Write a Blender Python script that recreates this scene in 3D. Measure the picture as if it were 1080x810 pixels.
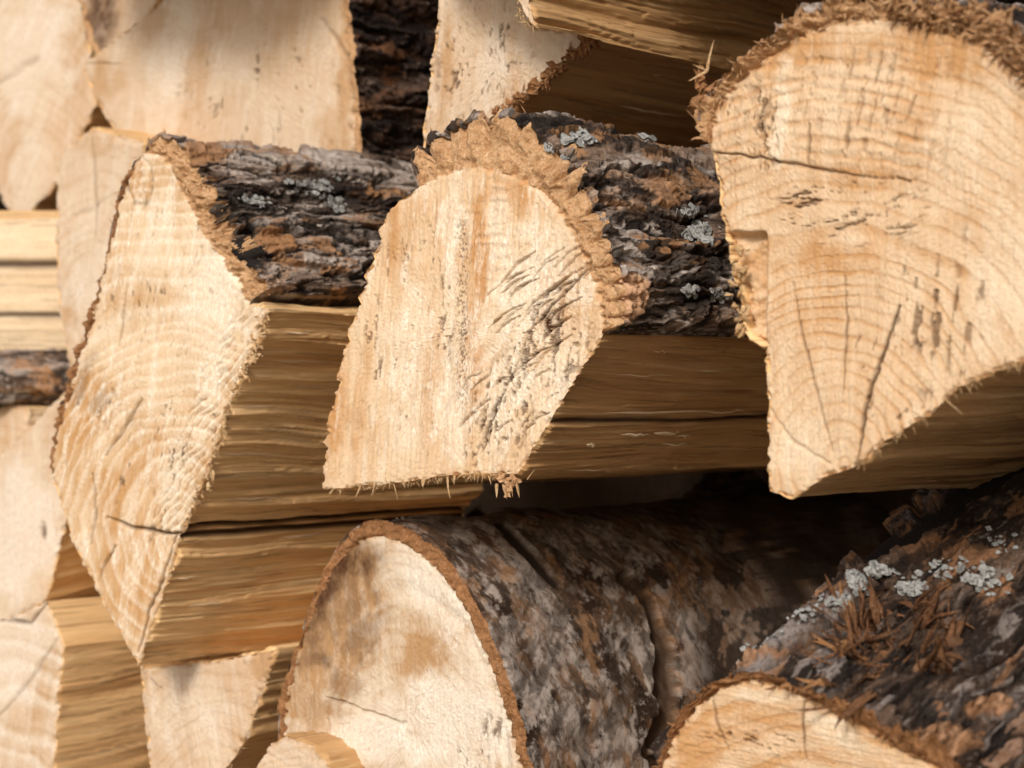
import bpy, math, random
import numpy as np
R = math.radians
for o in list(bpy.data.objects): bpy.data.objects.remove(o, do_unlink=True)
scene = bpy.context.scene
COL = scene.collection

# ------------------------------------------------------------ camera, sky, sun
PW, PH = 1080.0, 810.0
FOCAL = 70.0
FPX = PW * FOCAL / 36.0
ANG = R(44)
SC = 0.44 / PW                      # metres per photo pixel at the focus distance
DIST = FPX * SC
RV = np.array([math.cos(ANG), math.sin(ANG), 0.0])
VV = np.array([-math.sin(ANG), math.cos(ANG), 0.0])
UV = np.array([0.0, 0.0, 1.0])
CAM = -VV * DIST
cam_d = bpy.data.cameras.new('camera'); cam = bpy.data.objects.new('camera', cam_d); COL.objects.link(cam)
cam.location = CAM; cam.rotation_euler = (R(90), 0, ANG)
cam_d.lens = FOCAL; cam_d.sensor_width = 36; cam_d.clip_start = 0.02; cam_d.clip_end = 500
cam_d.dof.use_dof = True; cam_d.dof.focus_distance = DIST * 0.985; cam_d.dof.aperture_fstop = 13
scene.camera = cam

TOSUN = np.array([0.33, -0.78, 0.52]); TOSUN /= np.linalg.norm(TOSUN)
world = bpy.data.worlds.new("World"); scene.world = world; world.use_nodes = True
wn = world.node_tree.nodes; wl = world.node_tree.links
sky = wn.new('ShaderNodeTexSky'); sky.sky_type = 'NISHITA'; sky.sun_disc = False; sky.dust_density = 4.0; sky.ozone_density = .7; sky.air_density = 1.0
sky.sun_elevation = math.asin(TOSUN[2]); sky.sun_rotation = math.atan2(TOSUN[0], TOSUN[1])
wl.new(sky.outputs[0], wn['Background'].inputs[0]); wn['Background'].inputs[1].default_value = 0.065
sun_d = bpy.data.lights.new('sun', 'SUN'); sun_d.energy = 1.5; sun_d.angle = R(12); sun_d.color = (1.0, 0.95, 0.89)
sun = bpy.data.objects.new('sun', sun_d); COL.objects.link(sun)
from mathutils import Vector
sun.rotation_euler = Vector(TOSUN).to_track_quat('Z', 'Y').to_euler(); sun.location = (-0.5, -2, 2)
scene.view_settings.view_transform = 'Standard'; scene.view_settings.look = 'None'
scene.view_settings.exposure = 0.70; scene.view_settings.gamma = 1.0
scene.render.resolution_x = 1024; scene.render.resolution_y = 768
scene.render.engine = 'CYCLES'

# ------------------------------------------------------------ numpy noise
def _hash(ix, iy, iz, seed):
    n = (ix.astype(np.int64) * 374761393 + iy.astype(np.int64) * 668265263 + iz.astype(np.int64) * 2147483647 + seed * 144665) & 0xFFFFFFFF
    n = ((n ^ (n >> 13)) * 1274126177) & 0xFFFFFFFF
    n = ((n ^ (n >> 16)) * 2246822519) & 0xFFFFFFFF
    return ((n ^ (n >> 15)) & 0xFFFFFF) / float(0xFFFFFF)
def vn(x, y, seed=0):
    x = np.asarray(x, float); y = np.asarray(y, float) + x * 0
    ix = np.floor(x); iy = np.floor(y); fx = x - ix; fy = y - iy
    fx = fx*fx*fx*(fx*(fx*6-15)+10); fy = fy*fy*fy*(fy*(fy*6-15)+10)
    z = np.zeros_like(ix)
    a = _hash(ix, iy, z, seed); b = _hash(ix+1, iy, z, seed); c = _hash(ix, iy+1, z, seed); d = _hash(ix+1, iy+1, z, seed)
    return (a*(1-fx)+b*fx)*(1-fy) + (c*(1-fx)+d*fx)*fy * 1.0
def fbm(x, y, seed=0, oc=4, g=0.5):
    s = 0; a = 1; t = 0
    for i in range(oc):
        s = s + a * vn(x * 2**i + 17.3*i, y * 2**i - 9.1*i, seed + i*31); t += a; a *= g
    return s / t                                             # 0..1
def ridge(x, y, seed=0, oc=4):
    s = 0; a = 1; t = 0
    for i in range(oc):
        s = s + a * (1 - np.abs(2*vn(x*2**i + 3.7*i, y*2**i + 5.1*i, seed+i*17) - 1)); t += a; a *= 0.5
    return s / t
def vor(x, y, seed=0):
    ix = np.floor(x); iy = np.floor(y); f1 = np.full(x.shape, 9.0); f2 = f1.copy(); cid = np.zeros(x.shape)
    for dx in (-1, 0, 1):
        for dy in (-1, 0, 1):
            cx = ix+dx; cy = iy+dy; z = np.zeros_like(cx)
            px = cx + _hash(cx, cy, z, seed); py = cy + _hash(cx, cy, z, seed+7)
            d = np.hypot(px-x, py-y); h = _hash(cx, cy, z, seed+13)
            m = d < f1
            f2 = np.where(m, f1, np.minimum(f2, d)); cid = np.where(m, h, cid); f1 = np.where(m, d, f1)
    return f1, f2, cid
def ss(a, b, x):
    t = np.clip((x-a)/(b-a), 0, 1); return t*t*(3-2*t)
def seg_dist(px, py, pts):
    """distance to polyline, and parameter 0..1 along it"""
    best = np.full(px.shape, 1e9); par = np.zeros(px.shape)
    L = [0]
    for (a, b) in zip(pts[:-1], pts[1:]): L.append(L[-1] + math.dist(a, b))
    for i, (a, b) in enumerate(zip(pts[:-1], pts[1:])):
        ax, ay = a; dx = b[0]-ax; dy = b[1]-ay; q = dx*dx+dy*dy
        t = np.clip(((px-ax)*dx + (py-ay)*dy)/q, 0, 1)
        d = np.hypot(px-ax-t*dx, py-ay-t*dy); m = d < best
        best = np.where(m, d, best); par = np.where(m, (L[i]+t*math.sqrt(q))/L[-1], par)
    return best, par

# ------------------------------------------------------------ projection
def ray(px, py):
    px = np.asarray(px, float); py = np.asarray(py, float)
    return (VV[None, :]*FPX + (px[..., None]-PW/2)*RV[None, :] - (py[..., None]-PH/2)*UV[None, :])
def unproj(px, py, P0, n):
    d = ray(np.atleast_1d(px), np.atleast_1d(py)); t = ((P0-CAM) @ n) / (d @ n)
    return CAM + d * t[..., None]
def proj(P):
    q = P - CAM; z = q @ VV
    return PW/2 + FPX*(q @ RV)/z, PH/2 - FPX*(q @ UV)/z, z
def direction(yaw, pitch):
    """log axis: yaw turns it from +Y (positive: towards +X), pitch lifts the far end"""
    y, p = R(yaw), R(pitch)
    return np.array([math.sin(y)*math.cos(p), math.cos(y)*math.cos(p), math.sin(p)])

# ------------------------------------------------------------ mesh helpers
def mesh_obj(name, verts, faces, mat, parent=None, attrs=None, smooth=True, origin=None):
    me = bpy.data.meshes.new(name)
    verts = np.asarray(verts, float)
    if origin is not None: verts = verts - origin
    me.vertices.add(len(verts)); me.vertices.foreach_set('co', verts.astype(np.float32).ravel())
    faces = np.asarray(faces, dtype=np.int32); k = faces.shape[1]
    me.loops.add(faces.size); me.loops.foreach_set('vertex_index', faces.ravel())
    me.polygons.add(len(faces)); me.polygons.foreach_set('loop_start', np.arange(0, faces.size, k, dtype=np.int32))
    me.polygons.foreach_set('loop_total', np.full(len(faces), k, dtype=np.int32))
    me.polygons.foreach_set('use_smooth', np.full(len(faces), smooth))
    if attrs:
        for a, v in attrs.items():
            at = me.attributes.new(a, 'FLOAT', 'POINT'); at.data.foreach_set('value', np.asarray(v, np.float32).ravel())
    me.update(); me.validate()
    me.materials.append(mat)
    o = bpy.data.objects.new(name, me); COL.objects.link(o)
    if parent: o.parent = parent
    return o
def grid_faces(nr, nc, wrap=False):
    r = np.arange(nr-1)[:, None]; c = np.arange(nc if wrap else nc-1)[None, :]
    c2 = (c+1) % nc
    a = r*nc+c; b = r*nc+c2; d = (r+1)*nc+c; e = (r+1)*nc+c2
    return np.stack([a, d, e, b], -1).reshape(-1, 4)

# ------------------------------------------------------------ materials
class NT:
    def __init__(s, name, rough=0.85, spec=0.25):
        s.m = bpy.data.materials.new(name); s.m.use_nodes = True; s.t = s.m.node_tree
        s.b = s.t.nodes['Principled BSDF']; s.b.inputs['Roughness'].default_value = rough
        s.b.inputs['Specular IOR Level'].default_value = spec
        s.tc = s.t.nodes.new('ShaderNodeTexCoord').outputs['Object']
    def n(s, t): return s.t.nodes.new(t)
    def l(s, a, b): s.t.links.new(a, b)
    def put(s, sock, v):
        if hasattr(v, 'links') or hasattr(v, 'is_linked'): s.l(v, sock)
        else: sock.default_value = v
    def attr(s, name):
        a = s.n('ShaderNodeAttribute'); a.attribute_name = name; return a.outputs['Fac']
    def noise(s, scale, stretch=(1, 1, 1), det=5, rough=0.6, rot=(0, 0, 0), dist=0):
        mp = s.n('ShaderNodeMapping'); mp.inputs['Scale'].default_value = stretch; mp.inputs['Rotation'].default_value = rot
        s.l(s.tc, mp.inputs['Vector']); t = s.n('ShaderNodeTexNoise')
        t.inputs['Scale'].default_value = scale; t.inputs['Detail'].default_value = det
        t.inputs['Roughness'].default_value = rough; t.inputs['Distortion'].default_value = dist
        s.l(mp.outputs[0], t.inputs['Vector']); return t.outputs['Fac']
    def ramp(s, f, a, b, lo=0.0, hi=1.0):
        r = s.n('ShaderNodeMapRange'); r.inputs['From Min'].default_value = a; r.inputs['From Max'].default_value = b
        r.inputs['To Min'].default_value = lo; r.inputs['To Max'].default_value = hi; s.l(f, r.inputs['Value']); return r.outputs[0]
    def math(s, op, a, b=0.0, clamp=False):
        m = s.n('ShaderNodeMath'); m.operation = op; m.use_clamp = clamp; s.put(m.inputs[0], a); s.put(m.inputs[1], b); return m.outputs[0]
    def mix(s, f, a, b, bt='MIX'):
        m = s.n('ShaderNodeMix'); m.data_type = 'RGBA'; m.blend_type = bt; m.clamp_factor = True
        s.put(m.inputs['Factor'], f)
        for sock, v in ((m.inputs['A'], a), (m.inputs['B'], b)):
            if isinstance(v, tuple): sock.default_value = (*v, 1)
            else: s.l(v, sock)
        return m.outputs['Result']
    def bump(s, h, dist, prev=None, strength=1.0):
        b = s.n('ShaderNodeBump'); b.inputs['Distance'].default_value = dist; b.inputs['Strength'].default_value = strength
        s.l(h, b.inputs['Height'])
        if prev is not None: s.l(prev, b.inputs['Normal'])
        return b.outputs[0]
    def done(s, col, nrm=None):
        s.l(col, s.b.inputs['Base Color'])
        if nrm is not None: s.l(nrm, s.b.inputs['Normal'])
        return s.m

def end_mat(name, cream=(.73, .55, .365), tan=(.54, .29, .12), pale=(.88, .80, .67), rot=0.0, fib=1.0):
    """sawn end grain: attributes tone (cream to tan), pale, dark"""
    t = NT(name, 0.9, 0.12)
    f1 = t.noise(210, (1, 1, .10), 6, .65, (0, rot, 0)); f2 = t.noise(900, (1, 1, .45), 4, .7, (0, rot, 0)); f3 = t.noise(28, (1, 1, .6), 4, .6)
    tone = t.math('ADD', t.attr('tone'), t.math('MULTIPLY', t.math('SUBTRACT', f1, .5), .75*fib))
    tone = t.math('ADD', tone, t.math('MULTIPLY', t.math('SUBTRACT', f3, .5), .7), True)
    c = t.mix(tone, cream, tan)
    c = t.mix(t.math('MULTIPLY', t.attr('pale'), t.ramp(f2, .3, .6), True), c, pale)
    sp = t.ramp(t.noise(1500, (1, 1, .5), 3, .7, (0, rot, 0)), .56, .74, 0, .45)
    c = t.mix(sp, c, (.30, .17, .08))
    c = t.mix(t.math('MULTIPLY', t.attr('dark'), t.ramp(f2, .1, .45, .6, 1), True), c, (.085, .038, .018))
    n = t.bump(f1, .0007); n = t.bump(f2, .0004, n); n = t.bump(t.noise(2200, (1, 1, .7), 2), .00022, n)
    return t.done(c, n)
def side_mat(name, light=(.84, .57, .29), deep=(.66, .38, .16), axis_rot=0.0):
    """split long grain: fibres run along the log"""
    t = NT(name, 0.62, 0.3)
    f1 = t.noise(150, (1, .045, 1), 6, .6, (0, 0, axis_rot)); f2 = t.noise(620, (1, .05, 1), 4, .6, (0, 0, axis_rot)); f3 = t.noise(16, (1, .35, 1), 3)
    tone = t.math('ADD', t.attr('tone'), t.math('MULTIPLY', t.math('SUBTRACT', f1, .5), .9))
    tone = t.math('ADD', tone, t.math('MULTIPLY', t.math('SUBTRACT', f3, .5), 1.0), True)
    c = t.mix(tone, light, deep)
    c = t.mix(t.ramp(f2, .52, .78, 0, .4), c, (.26, .13, .05))
    c = t.mix(t.attr('pale'), c, (.70, .52, .30))
    c = t.mix(t.attr('dark'), c, (.05, .022, .01))
    n = t.bump(f1, .0004); n = t.bump(f2, .0004, n)
    return t.done(c, n)
def bark_mat(name, base=(.26, .18, .13), grey=(.52, .45, .40), black=(.020, .016, .014), orange=(.42, .22, .10), sc=1.0, st=.2, bmp=1.0):
    t = NT(name, 0.88, 0.2)
    f1 = t.noise(170*sc, (1, st, 1), 7, .7, dist=.5); f2 = t.noise(620*sc, (1, .5+st*.4, 1), 5, .7); f3 = t.noise(60*sc, (1, st, 1), 5, .6, dist=.6)
    c = t.mix(t.ramp(f3, .44, .54), base, (base[0]*.22, base[1]*.2, base[2]*.2))
    g = t.math('MULTIPLY', t.attr('grey'), t.ramp(f1, .36, .54), True)
    c = t.mix(g, c, grey)
    c = t.mix(t.ramp(f2, .56, .68, 0, .5), c, (.42, .36, .31))
    c = t.mix(t.math('MULTIPLY', t.attr('orange'), t.ramp(f2, .2, .5, .5, 1), True), c, orange)
    c = t.mix(t.attr('tanp'), c, (.66, .40, .24))
    c = t.mix(t.ramp(f2, .28, .42, .7, 0), c, black)
    c = t.mix(t.attr('dark'), c, black)
    n = t.bump(f1, .0020*bmp); n = t.bump(f2, .0008*bmp, n)
    return t.done(c, n)
def fibre_mat(name, a=(.72, .44, .22), b=(.50, .25, .10), c3=(.72, .52, .32)):
    t = NT(name, 0.9, 0.1)
    f1 = t.noise(130, (1, 1, 1), 5, .7); f2 = t.noise(800, (1, 1, 1), 4, .75)
    c = t.mix(t.ramp(f1, .35, .65), a, b); c = t.mix(t.ramp(f2, .52, .7, 0, .8), c, c3)
    c = t.mix(t.ramp(f2, .3, .42, .6, 0), c, (.14, .06, .025))
    n = t.bump(f1, .002); n = t.bump(f2, .001, n)
    return t.done(c, n)
def lichen_mat():
    t = NT('lichen', 0.9, 0.15); f = t.noise(700, det=4)
    return t.done(t.mix(t.ramp(f, .35, .65), (.20, .205, .20), (.44, .445, .43)), t.bump(f, .0008))
M_LICHEN = lichen_mat(); M_LICHEN.node_tree.nodes['Principled BSDF'].inputs['Roughness'].default_value = 1.0
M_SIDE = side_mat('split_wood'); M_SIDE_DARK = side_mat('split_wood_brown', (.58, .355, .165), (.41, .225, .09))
M_SIDE_PALE = side_mat('split_wood_pale', (.76, .61, .42), (.62, .45, .28))
M_BARK = bark_mat('rough_bark'); M_BARK_CORNER = bark_mat('corner_bark', (.15, .095, .065), (.28, .24, .22), (.018, .013, .011), (.34, .17, .08)); M_BARK_SHADED = bark_mat('shaded_bark', (.10, .055, .035), (.16, .11, .085), (.015, .011, .01), (.18, .08, .035)); M_FIBRE = fibre_mat('torn_fibre', (.68, .43, .235), (.46, .245, .11), (.82, .64, .44))  # the darkest bark has the shade of recess and gaps put into its colour
M_FIBRE_DARK = fibre_mat('torn_fibre_brown', (.42, .21, .095), (.22, .10, .04), (.52, .32, .17))
M_FIBRE_PALE = fibre_mat('torn_fibre_pale', (.68, .48, .27), (.52, .31, .14), (.80, .66, .46))

# ------------------------------------------------------------ log builder
def resample(pts, step):
    pts = np.array(pts, float); d = np.hypot(*np.diff(pts, axis=0).T); s = np.concatenate([[0], np.cumsum(d)])
    n = max(3, int(s[-1]/step)); u = np.linspace(0, s[-1], n+1)
    return np.stack([np.interp(u, s, pts[:, 0]), np.interp(u, s, pts[:, 1])], 1), u/s[-1], s/s[-1]
def soften(pts, it=2):
    """Chaikin rounding that keeps the ends"""
    p = [tuple(q) for q in pts]
    for _ in range(it):
        q = [p[0]]
        for a, b in zip(p[:-1], p[1:]):
            q += [(a[0]*.75+b[0]*.25, a[1]*.75+b[1]*.25), (a[0]*.25+b[0]*.75, a[1]*.25+b[1]*.75)]
        q.append(p[-1]); p = q
    return p
LOGS = {}
def build_log(S):
    seed = S['seed']; step = S.get('step', 1.2); L = S.get('length', .34)
    rng = np.random.RandomState(seed)
    axis = direction(S.get('yaw', 0), S.get('pitch', 0))
    nf = -direction(S.get('fyaw', 0), S.get('fpitch', 0))           # outward normal of the sawn end
    c = S['centre']; P0 = CAM + ray(np.array(c[0]), np.array(c[1])).reshape(3) * ((np.array([0, S.get('y0', 0), 0])-CAM)[1] / ray(np.array(c[0]), np.array(c[1])).reshape(3)[1])
    up = lambda x, y: unproj(x, y, P0, nf)
    root = bpy.data.objects.new('firewood_log', None); COL.objects.link(root); root.location = P0
    root.empty_display_size = .03
    root['label'] = S['label']; root['category'] = 'log'; root['group'] = 'split firewood logs in the stack'
    # outline ------------------------------------------------
    B = []; runs = []; i0 = 0; prev = None
    for r in S['runs']:
        kind, pts = r['k'], list(r['p'])
        if prev is not None: pts = [prev] + pts
        prev = pts[-1]
        if r.get('soft', kind == 'b'): pts = soften(pts)
        q, u, _ = resample(pts, step); q = q[:-1]; u = u[:-1]
        B.append(q); runs.append((r, i0, i0+len(q), u)); i0 += len(q)
    B = np.concatenate(B); N = len(B)
    # roughen the outline
    arc = np.arange(N)*step
    T = np.roll(B, -3, 0) - np.roll(B, 3, 0); T /= np.hypot(T[:, 0], T[:, 1])[:, None] + 1e-9
    O = np.stack([T[:, 1], -T[:, 0]], 1)
    for _ in range(6): O = (np.roll(O, 1, 0)+O+np.roll(O, -1, 0)); O /= np.hypot(O[:, 0], O[:, 1])[:, None]+1e-9
    rough = np.zeros(N)
    for r, a, b, u in runs:
        w = np.minimum(1, np.minimum(u, 1-u)*12)
        rr = r.get('rough', 1.6)
        rough[a:b] = w*rr*((fbm(arc[a:b]/9, 3.3, seed, 4, .65)-.5)*3 + r.get('spike', 0)*np.maximum(0, fbm(arc[a:b]/3.5, 8, seed+5, 2)-.55)*8)
        if 'tooth' in r:
            per, am = r['tooth']; ph = (arc[a:b]/per + fbm(arc[a:b]/40, 1, seed)*2) % 1
            rough[a:b] += w*am*(ph-.5)
    rough = (np.roll(rough, 2)+np.roll(rough, 1)+rough+np.roll(rough, -1)+np.roll(rough, -2))/5
    B0 = B.copy(); B = B + O*rough[:, None]
    Wb = up(B0[:, 0], B0[:, 1])
    Wo = up(B0[:, 0]+O[:, 0]*2, B0[:, 1]+O[:, 1]*2) - Wb
    Wo -= (Wo @ axis)[:, None]*axis; Wo /= np.linalg.norm(Wo, axis=1)[:, None]
    pxm = np.linalg.norm(up(B0[:, 0]+1, B0[:, 1])-Wb, axis=1)*.5 + np.linalg.norm(up(B0[:, 0], B0[:, 1]+1)-Wb, axis=1)*.5
    ds = np.linalg.norm(np.roll(Wb, -1, 0)-Wb, axis=1); sm = np.concatenate([[0], np.cumsum(ds)[:-1]])   # metres round the outline
    # sawn end ------------------------------------------------
    rad = np.hypot(B[:, 0]-c[0], B[:, 1]-c[1]).mean(); Mr = max(12, int(rad/(step*1.15)))
    t = np.linspace(0, 1, Mr+1)[1:]; t = t**.9
    te = ss(1-14/rad, 1, t)[:, None]
    X = c[0] + (B0[None, :, 0]-c[0])*t[:, None] + te*(O[:, 0]*rough)[None]; Y = c[1] + (B0[None, :, 1]-c[1])*t[:, None] + te*(O[:, 1]*rough)[None]
    edge = (1-t[:, None])*np.hypot(B[None, :, 0]-c[0], B[None, :, 1]-c[1])
    F = face_fields(S, X.ravel(), Y.ravel(), edge.ravel())
    W = up(X.ravel(), Y.ravel()) + nf*F['h'][:, None]
    Fc = face_fields(S, np.array([float(c[0])]), np.array([float(c[1])]), np.array([50.]))
    V = np.concatenate([W, (P0+nf*Fc['h'][0])[None]])
    fc = grid_faces(Mr, N, True)
    k = np.arange(N); fan = np.stack([np.full(N, len(W)), k, (k+1) % N, (k+1) % N], 1)
    at = {a: np.concatenate([F[a], Fc[a]]) for a in ('tone', 'dark', 'pale')}
    me_faces = np.concatenate([fc, np.stack([np.full(N, len(W)), np.full(N, len(W)), k, (k+1) % N], 1)[:0]])
    mesh_obj('cut_end', V, me_faces, S['end'], root, at, origin=P0)
    # the small hub of the polar grid
    mesh_obj_tri(V, fan, root, S, at, P0, N)
    ring0 = W.reshape(Mr, N, 3)[-1]
    # sides ------------------------------------------------
    Lf = S.get('fine', .16)
    nfine = int(Lf/(step*SC*1.25)); rows = np.concatenate([np.linspace(0, Lf, nfine)[1:], np.linspace(Lf, L, 14)[1:]]) if L > Lf else np.linspace(0, L, nfine)[1:]
    rows = rows**1.0
    back = np.zeros((N, 3)); got = {}
    for r, a, b, u in runs:
        idx = np.arange(a, b+1) % N; u = np.append(u, 1.0); n = len(idx)
        sg = sm[idx].copy();
        if idx[-1] < idx[0] or (idx[-1] == 0): sg[-1] = sm[-1] + ds[-1]
        low = S.get('bulge', 0.0)
        if r['k'] == 's':
            Sg, Lg = np.meshgrid(sg, rows)
            d, ton, dk, pl = split_fields(S, r, Sg, Lg, u[None, :]+0*Lg, seed)
            fade = ss(0, .0025, Lg); rg_ = (rough[idx]*pxm[idx])[None]*(.25 + .75*ss(.010, 0, Lg))
            P = Wb[idx][None] + axis*Lg[..., None] + Wo[idx][None]*((d*fade+rg_)[..., None])
            P = P - (P0-Wb[idx].mean(0))[None, None]*0
            P = np.concatenate([ring0[idx][None], P]); z = lambda q: np.concatenate([q[:1], q])
            mesh_obj('split_side', P.reshape(-1, 3), grid_faces(len(P), n), r.get('mat', S.get('side', M_SIDE)), root,
                     {'tone': z(ton), 'dark': z(dk), 'pale': z(pl)}, origin=P0)
            back[idx] = P[-1]; got.setdefault('sides', []).append(P)
        else:
            us = np.linspace(0, 1, len(r['T'])); Tp = np.interp(u, us, r['T'])*pxm[idx]
            endt = ss(0, .035, u)*ss(0, .035, 1-u) if r.get('closed') is None else 1+0*u
            # torn rim of bark seen end-on
            K = max(4, int(max(r['T'])/step)); kk = np.linspace(0, 1, K+1)
            sc, ph = scallop(r, sg, seed)
            Te = Tp*endt*(1+sc)
            kt = kk[:, None]*Tp.mean()
            wob = sg[None, :] + (fbm(sg[None, :]/.006, kt/.006, seed+60, 3)-.5)*.008
            fz = fbm(wob/.0018, kt/.0030, seed+61, 5, .7)-.5
            fz2 = fbm(wob/.007, kt/.006, seed+63, 3)-.5
            prof = r.get('lean', .0)*kk[:, None] + (fz*.0022 + fz2*.0055)*r.get('shag', 1)*ss(0, .15, kk)[:, None]
            if 'scal' in r: prof = prof + ((np.abs(ph-.5)*2)**3)[None, :]*-.0032*kk[:, None]
            km = ss(0, .25, kk)[:, None, None]; Pb = ring0[idx][None]*(1-km) + (Wb[idx]+Wo[idx]*(rough[idx]*pxm[idx]*.6)[:, None])[None]*km + Wo[idx][None]*(Te[None, :]*kk[:, None])[..., None] + nf*prof[..., None]
            rim = (Pb.reshape(-1, 3), grid_faces(K+1, n), r.get('rim', M_FIBRE))
            Sg, Lg = np.meshgrid(sg, rows)
            X_, Y_, _z = proj((Wb[idx][None] + axis*Lg[..., None] + Wo[idx][None]*Tp[None, :, None]).reshape(-1, 3))
            d, gr, og, dk, tp = bark_fields(S, r, Sg, Lg, seed, X_.reshape(Lg.shape), Y_.reshape(Lg.shape))
            ff = ss(0, .0011, Lg); d = d*ss(0, .008, Lg)**.5 if r.get('scal') else d
            hgt = Te[None]*(1-ff) + ff*endt[None]*np.maximum(Tp[None] + d, .0005)
            flare = S.get('flare', 0)*Lg
            P = Wb[idx][None] + axis*Lg[..., None] + Wo[idx][None]*((hgt+flare)[..., None])
            # flakes are undercut: push along the log too
            P = P + axis*((fbm(Sg/.006, Lg/.004, seed+71, 3)-.5)*(.0035 if r.get('style') != 'smooth' else .0)*ss(.002, .014, Lg))[..., None]
            P = np.concatenate([Pb[-1][None], P]); z = lambda q: np.concatenate([q[:1], q])
            bk = mesh_obj('bark', P.reshape(-1, 3), grid_faces(len(P), n), r.get('mat', M_BARK), root,
                     {'grey': z(gr), 'orange': z(og), 'dark': z(dk), 'tanp': z(tp)}, origin=P0)
            mesh_obj('bark_rim', rim[0], rim[1], rim[2], bk, origin=P0)
            back[idx] = P[-1]; got.setdefault('bark', bk); got.setdefault('barkP', P); got.setdefault('rimin', ring0[idx])
    # far end
    cb = back.mean(0)
    Vb = np.concatenate([cb + (back-cb)*q for q in (1, .66, .33, .01)])
    mesh_obj('far_end', Vb, grid_faces(4, N, True), S['end'], root, {'tone': np.full(len(Vb), .4), 'dark': np.zeros(len(Vb)), 'pale': np.zeros(len(Vb))}, origin=P0)
    got.update(root=root, B=B, up=up, nf=nf, axis=axis, P0=P0, ring0=ring0, Wo=Wo, N=N)
    LOGS[S['id']] = got
    return got
def mesh_obj_tri(V, fan, root, S, at, P0, N):
    # close the pin-hole at the hub by adding its triangles to the cut_end mesh
    o = [ch for ch in root.children if ch.name.startswith('cut_end')][-1]; me = o.data
    import bmesh
    bm = bmesh.new(); bm.from_mesh(me); bm.verts.ensure_lookup_table()
    hub = bm.verts[len(V)-1]
    for k in range(N):
        f = bm.faces.new((hub, bm.verts[k], bm.verts[(k+1) % N])); f.smooth = True
    bm.to_mesh(me); bm.free()

def scallop(r, sg, seed):
    if 'scal' not in r: return (fbm(sg/.0045, 2.2, seed+41, 5, .7)-.5)*1.6*r.get('fray', .35), sg*0
    per, am = r['scal']; ph = (sg/per + fbm(sg/.03, 4, seed+9)*1.5) % 1
    return am*(np.sqrt(np.clip(1-(2*ph-1)**2, 0, 1))-.6)*(.3+1.3*vn(sg/.016, 3., seed+42)) + (fbm(sg/.002, 2.2, seed+41, 4, .7)-.5)*.3, ph

def split_fields(S, r, s, l, u, seed):
    g = r.get('grain', 1.0)
    drift = s + .004*(fbm(l/.09, s/.05, seed+3, 2)-.5)*2
    d = (fbm(drift/.0045, l/.16, seed+11, 5, .5)-.5)*.0026*g + (fbm(drift/.0009, l/.05, seed+12, 3, .6)-.5)*.0010*g
    rd = fbm(drift/.007, l/.20, seed+14, 4, .45)*7; step_ = (np.floor(rd)-3.5+ss(0, .07, rd-np.floor(rd)))*.0006*g
    d = d + step_ + (fbm(s/.04, l/.08, seed+15, 2)-.5)*.004
    ton = np.clip(.27 + (fbm(drift/.012, l/.2, seed+16, 3)-.5)*1.2 + r.get('tone', 0), 0, 1)
    dk = ss(.66, .76, fbm(drift/.0016, l/.06, seed+17, 3))*.35
    pl = ss(.66, .74, fbm(drift/.002, l/.045, seed+18, 3))*.5*r.get('pale', 1)
    if 'red' in r: ton = np.clip(ton + ss(.2, .0, np.abs(u-r['red']+.1*(fbm(l/.03, s/.004, 6, 3)-.5)))*.6*ss(.42, .6, fbm(l/.05, s/.003, 8, 3)), 0, 1)
    for (u0, w, dep, l0, l1) in r.get('cracks', []):
        uu = (u-u0) + .012*(fbm(l/.02, u0*9, seed+19, 3)-.5)
        m = np.exp(-(uu/w)**2)*ss(l1, l1-.03, l)*ss(l0-.001, l0, l)
        d = d - dep*m; dk = np.maximum(dk, m)
    return d, ton, dk, pl

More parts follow.
